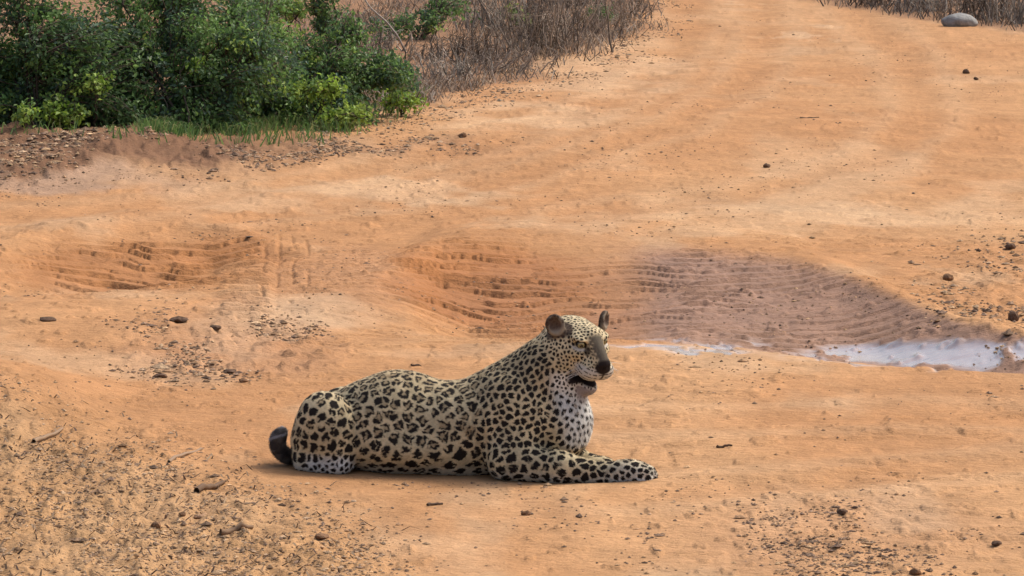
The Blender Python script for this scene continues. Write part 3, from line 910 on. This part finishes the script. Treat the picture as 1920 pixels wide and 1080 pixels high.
b = gp(70, 238)
shrub('dense_shrub', 'broad dark green shrub at the far left, spilling over the mud bank', b,
      [(off(b, 40, 70, b[1] + .7), rad(190, 120, .55, 33), 3), (off(b, 150, 120, b[1] + .4), rad(150, 90, .45, 33), 2.4), (off(b, -60, 150, b[1] + .5), rad(150, 80, .5, 33), 1.5),
       (off(b, 60, -110, b[1] + 1.0), rad(260, 120, .7, 33), 1.6), (off(b, 90, 205, b[1] + .25), rad(190, 34, .3, 32), 2.2)], 860, 34, .037, DK, stems=9)
b = gp(330, 244)
shrub('dense_shrub', 'tall dark green shrub with tangled bare twigs inside, middle of the thicket', b,
      [(off(b, 320, 60, b[1] + .9), rad(170, 110, .6, 33), 3), (off(b, 290, 165, b[1] + .5), rad(150, 65, .45, 33), 2.2), (off(b, 430, 120, b[1] + .5), rad(140, 95, .5, 33), 2.6), (off(b, 210, 110, b[1] + .5), rad(90, 90, .4, 33), 1.2),
       (off(b, 330, -110, b[1] + 1.2), rad(230, 110, .7, 34), 1.5), (off(b, 320, 215, b[1] + .25), rad(170, 32, .3, 32), 2.4)], 860, 32, .036, DK, stems=9)
b = gp(560, 236)
shrub('spreading_shrub', 'dark green shrub arching right towards the dry litter, right end of the thicket', b,
      [(off(b, 520, 110, b[1] + .6), rad(120, 70, .45, 33), 2), (off(b, 560, 185, b[1] + .35), rad(150, 45, .35, 32), 2.4), (off(b, 660, 125, b[1] + .5), rad(90, 34, .3, 33), 1.3),
       (off(b, 735, 140, b[1] + .5), rad(46, 26, .25, 33), .9), (off(b, 650, 60, b[1] + .8), rad(34, 22, .2, 33), .4), (off(b, 470, 40, b[1] + .9), rad(90, 70, .5, 33), 1.2), (off(b, 560, 215, b[1] + .2), rad(160, 26, .25, 32), 1.8)], 760, 30, .034, MD, stems=10)
b = gp(612, 112)
shrub('leafy_sapling', 'upright green sapling rising out of the top edge behind the thicket', b,
      [(off(b, 612, 70, b[1]), rad(26, 45, .12, 39), 1.2), (off(b, 606, 20, b[1]), rad(30, 40, .14, 39), 1.4), (off(b, 600, -60, b[1]), rad(60, 70, .3, 39), 2)], 90, 24, .036, MD, stems=4)
b = gp(540, 110)
shrub('leafy_sapling', 'loose light green bush at the top edge above the thicket', b,
      [(off(b, 540, 15, b[1] + .3), rad(46, 22, .2, 40), 1), (off(b, 500, -30, b[1] + .4), rad(80, 50, .4, 40), 1.5)], 60, 24, .036, [(G_MID, 3), (G_LIGHT, 2)], stems=5)
b = gp(790, 75)
shrub('leafy_bush', 'low green bush on the dry litter near the top edge', b,
      [(off(b, 790, 42, b[1]), rad(70, 20, .3, 43), 1.5), (off(b, 840, 12, b[1] + .2), rad(45, 22, .3, 43), 1), (off(b, 725, 62, b[1] - .2), rad(40, 12, .2, 43), .7)], 80, 24, .038, MD, stems=6)
b = gp(968, 60)
shrub('leafy_bush', 'few bright green leaves among the dead stems at the top', b,
      [(off(b, 965, 18, b[1]), rad(14, 16, .1, 44), 1), (off(b, 985, 48, b[1]), rad(14, 12, .1, 44), .6)], 14, 14, .038, [(G_MID, 2), (G_LIGHT, 2)], stems=3)
b = gp(1125, 42)
shrub('low_herb', 'low green tuft on the litter at the road bend', b, [(np.array([0, 0, .04]), (.17, .12, .03), 1)], 30, 16, .04, [(G_MID, 2), (G_DARK, 1)], cat='herb', stems=5)
YG = [(np.array([.24, .36, .05]), 3), (G_LIGHT, 3), (G_MID, 2)]
for (px, fy, cy, w_, h_, n_, lab) in (
        (115, 240, 214, 46, 15, 30, 'yellow green herb clump in front of the broad left shrub'),
        (42, 240, 214, 16, 10, 10, 'small yellow green herb at the far left edge of the thicket'),
        (172, 236, 164, 22, 11, 12, 'bright green spray between the left and middle shrubs'),
        (600, 238, 170, 58, 8, 26, 'flat yellow green spray in front of the arching shrub'),
        (640, 240, 220, 60, 9, 26, 'low green herb along the foot of the arching shrub'),
        (755, 216, 190, 40, 9, 20, 'yellow green herb at the right tip of the thicket'),
        (400, 240, 182, 36, 8, 14, 'pale green spray in front of the middle shrub'),
        (372, 240, 130, 14, 9, 7, 'small yellow green sprig high in the middle shrub')):
    g = gp(px, fy); d_ = g[1]
    shrub('low_herb', lab, g, [(off(g, px, cy, d_ - .12), (w_ * d_ / FPX, .12, h_ * d_ / FPX), 1)], n_, 20, .036, YG, cat='herb', stems=4, droop=.0, leafw=.34)

# ---- grass along the foot of the thicket
def blades(name, label, pts, hgt, lean, cols, width, kind='stuff', mat=None, cat=None, parent=None):
    P = np.array(pts); n = len(P)
    Hh = hgt * rng.uniform(.45, 1.3, n)
    az = rng.uniform(0, 6.28, n); ln = lean * rng.uniform(.3, 1.4, n)
    dr = np.stack([np.cos(az), np.sin(az), np.zeros(n)], 1)
    sd = np.stack([-np.sin(az), np.cos(az), np.zeros(n)], 1); sd[:, :] = np.stack([np.cos(az * 3), np.sin(az * 3) * .3, np.zeros(n)], 1)
    wv = width * rng.uniform(.6, 1.4, n)
    a = P - sd * wv[:, None]; b_ = P + sd * wv[:, None]
    m_ = P + dr * (ln * Hh * .35)[:, None] + np.array([0, 0, 1.0]) * (Hh * .62)[:, None]
    t_ = P + dr * (ln * Hh)[:, None] + np.array([0, 0, 1.0]) * (Hh * np.maximum(.05, 1 - .45 * ln))[:, None]
    V_ = np.stack([a, b_, m_ + sd * wv[:, None] * .7, m_ - sd * wv[:, None] * .7, t_], 1).reshape(-1, 3)
    k = np.arange(n)[:, None] * 5
    F_ = np.concatenate([np.hstack([k, k + 1, k + 2]), np.hstack([k, k + 2, k + 3]), np.hstack([k + 3, k + 2, k + 4])])
    ci = rng.integers(0, len(cols), n)
    Cl = np.array(cols)[ci] * rng.uniform(.6, 1.4, (n, 1))
    o = mesh_np(name, V_, F_, mat or M_LEAF, parent, np.repeat(Cl, 5, 0), shade=False)
    if kind: o['kind'] = kind
    if label: o['label'] = label
    if cat: o['category'] = cat
    return o

def sample(n, x0, x1, y0, y1, accept):
    """points on the ground inside the stretch of ground seen between two rows"""
    out = []; tot = 0
    while tot < n:
        px = rng.uniform(x0, x1, 8000); py = rng.uniform(y0, y1, 8000)
        a_, b_, c_ = pix_dir(px, py); t = CAM_H / -c_
        for _ in range(3):
            h = height(a_ * t, b_ * t); t = (CAM_H - h) / -c_
        xx, yy = a_ * t, b_ * t
        k = rng.random(8000) < accept(xx, yy, px, py)
        P = np.stack([xx[k], yy[k], height(xx[k], yy[k])], 1); out.append(P); tot += len(P)
        if len(out) > 60: break
    return np.concatenate(out)[:n]

def grass_acc(xx, yy, px, py):
    edge = curve(px, [(-400, 250), (0, 232), (200, 238), (300, 256), (500, 256), (620, 244), (740, 215), (800, 195)])
    return np.exp(-((py - edge + 12) / 18) ** 2) * smooth(.38, .62, fbm(xx * 2.6, yy * 1.1, 3, 5)) * np.where(px < 200, .4, 1) * np.where(px > 700, .35, 1)
blades('grass', 'short green grass along the foot of the thicket', sample(4200, -300, 800, 175, 275, grass_acc), .11, 1.0,
       [[.12, .22, .06], [.09, .18, .05], [.17, .25, .08], [.22, .24, .10]], .0045)

# ---- dead litter and dry stalks on the ground behind
DRYC = [[.30, .26, .21], [.24, .20, .165], [.26, .19, .13], [.36, .27, .18], [.17, .125, .09], [.44, .36, .27], [.11, .08, .065]]
def litter_acc(xx, yy, px, py): return zone(brush, xx, yy) * smooth(.30, .55, fbm(xx * 1.3, yy * .6, 3, 133)) * np.where(px > 600, 1, .35) * np.where(px < 430, .3, 1)
blades('dead_grass', 'flattened dead grass and twigs on the ground behind the thicket', sample(15000, -100, 1260, -60, 235, litter_acc), .13, 1.5, DRYC, .0045, mat=M_DRY)
def litter2_acc(xx, yy, px, py): return zone(brush2, xx, yy)
blades('dead_grass', 'dry grass and litter along the road edge at upper right', sample(4500, 1420, 2100, -60, 110, litter2_acc), .14, 1.2, [[.14, .11, .085], [.20, .16, .12], [.09, .07, .06], [.26, .23, .19]], .005, mat=M_DRY)

def dry_shrub(name, label, base, n, hgt, spread, colr, cat='dead shrub', lean=(0, 0), twigs=4, thick=.006, group=None):
    base = np.array(base, float); root = empty(name, base); tag(root, label, cat, group)
    st = MB(); tw = MB()
    for i in range(n):
        b0 = np.array([rng.normal(0, spread * .35), rng.normal(0, spread * .3), -.02])
        H = hgt * rng.uniform(.45, 1.15)
        e = b0 + np.array([rng.normal(lean[0], .35) * H, rng.normal(lean[1], .3) * H, H])
        m_ = (b0 + e) * .5 + rng.normal(0, .09 * H, 3)
        P = bez(b0, m_, e, 8) + np.vstack([np.zeros(3), rng.normal(0, .006, (7, 3))])
        cc_ = np.array(colr) * rng.uniform(.4, 1.9)
        st.tube(P, np.linspace(thick, thick * .35, 8) * rng.uniform(.4, 1.7), cc_, 4)
        for k in range(twigs):
            q = P[rng.integers(2, 8)]
            e2 = q + rng.normal(0, .22, 3) * H + np.array([0, 0, .08 * H]); e2[2] = max(e2[2], .0)
            tw.tube(bez(q, (q + e2) / 2 + rng.normal(0, .03, 3), e2, 4), [thick * .45, thick * .35, thick * .3, thick * .2], cc_ * rng.uniform(.8, 1.3), 3)
    st.build('stems', M_DRY, root)['kind'] = 'stuff'; tw.build('twigs', M_DRY, root)['kind'] = 'stuff'
    return root
BR = (.225, .18, .14); GRY = (.30, .26, .215); DB = (.13, .098, .075)
for (px, py, n, h, spd, cl, lab, ln) in (
        (1010, 100, 60, .55, .55, BR, 'large tangle of upright dead stems at the top centre', (0, 0)),
        (890, 118, 34, .28, .35, DB, 'dark hollow heap of dead twigs right of the thicket', (-.2, 0)),
        (930, 138, 30, .24, .40, BR, 'brown twig heap leaning right, below the upright stems', (.5, 0)),
        (840, 150, 30, .26, .40, GRY, 'grey tangle of fine twigs beside the arching shrub', (-.2, 0)),
        (1100, 70, 34, .36, .45, BR, 'brown dead stems nearest the road bend', (.25, 0)),
        (930, 55, 36, .55, .5, GRY, 'grey dead stems reaching the top edge, left of the large tangle', (-.1, 0)),
        (1180, 35, 22, .22, .4, BR, 'low dry tuft at the edge of the road bend', (.2, 0)),
        (720, 95, 16, .22, .35, GRY, 'sparse grey twigs on the open litter behind the thicket', (.1, 0)),
        (790, 110, 22, .2, .4, BR, 'low brown twig tangle on the open litter', (.2, 0)),
        (1010, 20, 40, .7, .6, BR, 'tall dead stems behind the large tangle', (0, 0)),
        (1090, 10, 30, .5, .6, DB, 'dark dead stems at the top edge left of the road', (0, 0)),
        (1570, -2, 30, .26, .5, DB, 'dark dry shrub where the upper right verge begins', (0, 0)),
        (1650, 10, 34, .30, .5, DB, 'dark dry shrub on the upper right verge', (0, 0)),
        (1725, 22, 30, .36, .4, GRY, 'pale dry shrub with curved stems left of the grey boulder', (.1, 0)),
        (1770, 20, 30, .42, .45, BR, 'brown dry shrub just behind the grey boulder', (0, 0)),
        (1850, 34, 36, .45, .45, DB, 'dark dry shrub right of the grey boulder', (0, 0)),
        (1910, 44, 34, .45, .4, GRY, 'pale dry stems at the upper right corner', (0, 0))):
    dry_shrub('dead_shrub', lab, gp(px, py), int(n * 1.5), h, spd, cl, lean=ln, twigs=5)

# ---- single bare branches
def branch(label, pts, r0, colr, cat='branch', name='bare_branch'):
    P = np.array(pts); base = P[0].copy(); mb = MB()
    Q = crom(P - base, 5); Q[1:-1] += rng.normal(0, r0 * .5, (len(Q) - 2, 3))
    mb.tube(Q, np.linspace(r0, r0 * .35, len(Q)), colr, 6)
    o = mb.build(name, M_BARK, None); o.location = base
    return tag(o, label, cat)
g = gp(762, 100)
branch('pale bare branch slanting down to the litter behind the thicket', [g, at_depth(735, 55, g[1]), at_depth(690, 8, g[1] + .1), at_depth(670, -25, g[1] + .2)], .011, (.36, .30, .25))
g = gp(590, 150)
branch('dark bent branch sticking out above the arching shrub', [g + np.array([0, 0, .05]), at_depth(605, 108, g[1]), at_depth(640, 93, g[1]), at_depth(668, 78, g[1])], .014, (.035, .026, .022))

# ------------------------------------------------------------------ boulder, stones, clods, sticks
M_STONE = attr_mat('stone', .85, .2, .5, 60, .22, 30)
M_CLOD = attr_mat('clod', .95, .08, .6, 90, .2, 60)
def ico(sub=2):
    import bmesh
    bm = bmesh.new(); bmesh.ops.create_icosphere(bm, subdivisions=sub, radius=1.0)
    V_ = np.array([v.co[:] for v in bm.verts]); F_ = np.array([[v.index for v in f.verts] for f in bm.faces]); bm.free()
    return V_, F_
IV1, IF1 = ico(1); IV2, IF2 = ico(2); IV3, IF3 = ico(4)
def rock(name, label, px, py, wpx, hpx, colr, cat, mat, seed, rough=.22, sub=2, rz=0.0, depth=.8):
    g = ground_at(px, py); d = g[1]
    V_, F_ = (IV3, IF3) if sub > 2 else (IV2, IF2)
    r = np.array([wpx * .5, wpx * .5 * depth, hpx * .62]) * d / FPX
    V_ = V_ * (1 + rough * 2 * (noise2(V_[:, 0] * 1.3 + seed * 3.1 + V_[:, 2], V_[:, 1] * 1.3 - V_[:, 2] * .8 + seed, seed) - .5)
               + rough * .7 * (noise2(V_[:, 0] * 4 + V_[:, 2] * 2, V_[:, 1] * 4 + seed, seed + 7) - .5))[:, None]
    # blunt facets
    for k in range(5):
        n_ = np.random.default_rng(seed * 10 + k).normal(0, 1, 3); n_[2] = abs(n_[2]); n_ /= np.linalg.norm(n_)
        e = V_ @ n_ - .82; V_ = V_ - np.maximum(e, 0)[:, None] * n_ * .8
    V_ = V_ * r
    c_, s_ = math.cos(rz), math.sin(rz)
    V_ = np.stack([V_[:, 0] * c_ - V_[:, 1] * s_, V_[:, 0] * s_ + V_[:, 1] * c_, V_[:, 2] + r[2] * .55], 1)
    o = mesh_np(name, V_, F_, mat, None, np.array(colr) * (1 + .25 * (noise2(V_[:, 0] / r[0] * 3, V_[:, 2] / r[2] * 3, seed) - .5))[:, None], shade=sub > 2)
    o.location = g
    return tag(o, label, cat)
GREY = (.25, .245, .23); CL = (.20, .115, .065); CLD = (.12, .075, .05); TAN = (.34, .21, .125)
rock('boulder', 'pale grey boulder at the edge of the upper right verge', 1800, 49, 68, 27, GREY, 'boulder', M_STONE, 3, .16, 3, .1, .7)
for (px, py, wp, hp_, cl, lab, nm) in (
        (300, 708, 30, 9, CLD, 'dark crumbly clod alone on the bare soil left of the leopard', 'clod'),
        (456, 717, 18, 7, CL, 'smooth brown stone left of the leopard, below the clod patch', 'stone'),
        (430, 699, 30, 7, CLD, 'flat dark clod at the lower edge of the clod patch', 'clod'),
        (1778, 526, 22, 13, CL, 'lone brown stone beyond the damp hollow on the right', 'stone'),
        (1437, 314, 18, 8, CLD, 'lone dark clod in the middle of the far track', 'clod'),
        (868, 258, 17, 10, CL, 'small stone on the track margin right of the thicket', 'stone'),
        (376, 972, 26, 9, TAN, 'rounded reddish stone in the left foreground litter', 'stone'),
        (343, 968, 14, 8, CL, 'small stone touching the rounded reddish stone', 'stone'),
        (292, 990, 22, 11, CL, 'grey brown stone in the left foreground litter', 'stone'),
        (604, 1010, 40, 10, CL, 'flat brown clod at the bottom, left of centre', 'clod'),
        (985, 966, 20, 10, CL, 'small clod in front of the leopard forelegs', 'clod'),
        (1580, 966, 26, 9, CLD, 'clod in the speckled soil at lower right', 'clod'),
        (1870, 1024, 24, 10, CLD, 'isolated clod at the lower right edge', 'clod'),
        (1716, 1078, 26, 14, CL, 'clod cut by the bottom edge at lower right', 'clod'),
        (1812, 138, 15, 9, CLD, 'dark clod on the far track below the grey boulder', 'clod'),
        (1830, 150, 10, 6, CLD, 'smaller clod right of the dark clod on the far track', 'clod'),
        (1900, 602, 26, 22, CLD, 'dark lump at the right edge beyond the wet mud', 'clod'),
        (1895, 466, 26, 12, CLD, 'dark clod at the right edge of the far track', 'clod'),
        (335, 604, 40, 10, CLD, 'dark crust of mud at the top of the clod patch', 'clod'),
        (405, 618, 30, 8, CLD, 'dark crust of mud right of the top clod', 'clod'),
        (90, 602, 34, 9, CLD, 'dark mud crust on the left shelf', 'clod')):
    rock(nm, lab, px, py, wp, hp_, cl, nm, M_CLOD, int(px * 7 + py) % 1000, .30, 2, rng.uniform(0, 6))

def stick(label, x0, y0, x1, y1, r_, colr):
    a_, b_ = ground_at(x0, y0), ground_at(x1, y1)
    t = np.linspace(0, 1, 7)[:, None]; P = a_ * (1 - t) + b_ * t
    P[:, 2] = np.maximum(P[:, 2], height(P[:, 0], P[:, 1])) + r_ * .6; P += rng.normal(0, r_ * .35, P.shape)
    mb = MB(); mb.tube(P - a_, np.linspace(r_, r_ * .6, 7), colr, 6)
    o = mb.build('stick', M_BARK); o.location = a_
    return tag(o, label, 'stick')
stick('thick brown stick lying in the left foreground litter', 412, 1006, 472, 995, .012, (.22, .14, .085))
stick('dark stick lying in the litter left of the leopard', 372, 925, 420, 908, .012, (.15, .095, .06))
stick('thin pale stick left of the leopard, pointing up right', 318, 868, 376, 843, .007, (.30, .21, .14))
stick('pale forked stick on the mound at the left margin', 62, 832, 118, 806, .009, (.28, .19, .12))
stick('thin dark twig lying in front of the leopard', 800, 950, 830, 947, .006, (.10, .065, .045))
stick('thin dark twig on the soil behind the leopard back', 772, 686, 790, 688, .006, (.10, .065, .045))
stick('thin dark twig on the bare soil at lower right', 1345, 840, 1372, 838, .006, (.10, .065, .045))
stick('thin dark twig on the far track at right', 1500, 222, 1536, 221, .005, (.12, .08, .055))

# ---- countless crumbs of soil and chips of wood
def crumbs(name, label, pts, size, colr, flat=.55):
    n = len(pts); P = np.array(pts)
    V0 = IV1 if False else np.array([[1, 0, 0], [.3, .9, .1], [-.8, .5, 0], [-.7, -.6, .1], [.4, -.9, 0], [.1, .05, 1.0], [-.2, -.1, -.8]])
    F0 = np.array([[0, 1, 5], [1, 2, 5], [2, 3, 5], [3, 4, 5], [4, 0, 5], [1, 0, 6], [2, 1, 6], [3, 2, 6], [4, 3, 6], [0, 4, 6]])
    s_ = size * np.exp(rng.normal(0, .42, n)); an = rng.uniform(0, 6.28, n)
    st = rng.uniform(.7, 1.9, n)
    J = V0[None] * (1 + rng.uniform(-.3, .3, (n, 7, 1)))
    X = J[:, :, 0] * st[:, None]; Y = J[:, :, 1]
    Vv = np.stack([X * np.cos(an)[:, None] - Y * np.sin(an)[:, None], X * np.sin(an)[:, None] + Y * np.cos(an)[:, None], J[:, :, 2] * flat], -1) * s_[:, None, None]
    Vv = Vv + P[:, None] + np.array([0, 0, .2]) * s_[:, None, None]
    F_ = (F0[None] + np.arange(n)[:, None, None] * 7).reshape(-1, 3)
    cl = np.array(colr)[rng.integers(0, len(colr), n)] * rng.uniform(.6, 1.4, (n, 1))
    o = mesh_np(name, Vv.reshape(-1, 3), F_, M_CLOD, None, np.repeat(cl, 7, 0), shade=False)
    o['kind'] = 'stuff'; o['label'] = label
    return o
SOIL = [[.40, .26, .145], [.32, .195, .11], [.22, .14, .085], [.44, .30, .18], [.36, .25, .16]]
DARKS = [[.21, .14, .095], [.15, .10, .072], [.28, .185, .12]]
notbed = lambda px, py: 1 - ((px > 490) & (px < 1250) & (py > 640) & (py < 905))
crumbs('soil_crumbs', 'crumbs of soil and wood chips in the left foreground', sample(15000, -250, 1000, 690, 1200, lambda x, y, px, py: zone(litter, x, y) * notbed(px, py) * (.25 + .75 * smooth(.3, .6, fbm(x * 4, y * 1.6, 3, 61)))), .0040, SOIL + DARKS[:1])
crumbs('soil_crumbs', 'clods scattered left of the leopard', sample(900, 150, 640, 560, 740, lambda x, y, px, py: zone(clodp, x, y) * notbed(px, py) * smooth(.4, .62, fbm(x * 3, y * 1.2, 3, 62))), .0062, SOIL + DARKS)
crumbs('soil_crumbs', 'churned mud clods under the thicket', sample(4200, -300, 900, 225, 350, lambda x, y, px, py: np.clip(zone(mud, x, y) + .55 * zone(mudstrip, x, y), 0, 1) * smooth(.35, .6, fbm(x * 2, y * .9, 3, 64))), .0085, SOIL + DARKS + DARKS)
crumbs('soil_crumbs', 'speckled crumbs at lower right', sample(1500, 1150, 2100, 880, 1180, lambda x, y, px, py: zone(spk_r, x, y) * smooth(.42, .7, fbm(x * 3, y * 1.2, 4, 6))), .0048, DARKS + SOIL[:2])
crumbs('soil_crumbs', 'rubble along the right edge', sample(900, 1700, 2200, 380, 720, lambda x, y, px, py: zone(rub_r, x, y) * smooth(.42, .7, fbm(x * 2.5, y * 1.1, 4, 9))), .0075, DARKS + SOIL)
crumbs('soil_crumbs', 'sparse grit over the whole track', sample(4500, -200, 2120, 20, 1150, lambda x, y, px, py: (.05 + 1.0 * smooth(.52, .78, fbm(x * 1.4, y * .6, 4, 15))) * (1 - zone(brush_all, x, y)) * (1 - zone(wet, x, y)) * notbed(px, py)), .0044, DARKS + SOIL[:2])
crumbs('soil_crumbs', 'leaf and twig litter on the road shoulder at the bend', sample(3800, 560, 1300, -40, 290, lambda x, y, px, py: np.exp(-((np.interp(py, [0, 60, 100, 140, 180, 205, 260], [1215, 1195, 1130, 1010, 880, 760, 600]) - px) / 110) ** 2) * smooth(.35, .6, fbm(x * 2, y * .9, 3, 65))), .0070, DARKS + SOIL + [[.34, .27, .19]])

blades('twig_litter', 'chips and dry twigs strewn over the left foreground', sample(1600, -250, 900, 690, 1200, lambda x, y, px, py: zone(litter, x, y) * notbed(px, py)), .022, 2.6,
       [[.20, .14, .09], [.30, .21, .13], [.12, .08, .06], [.42, .31, .20]], .0035, mat=M_DRY)
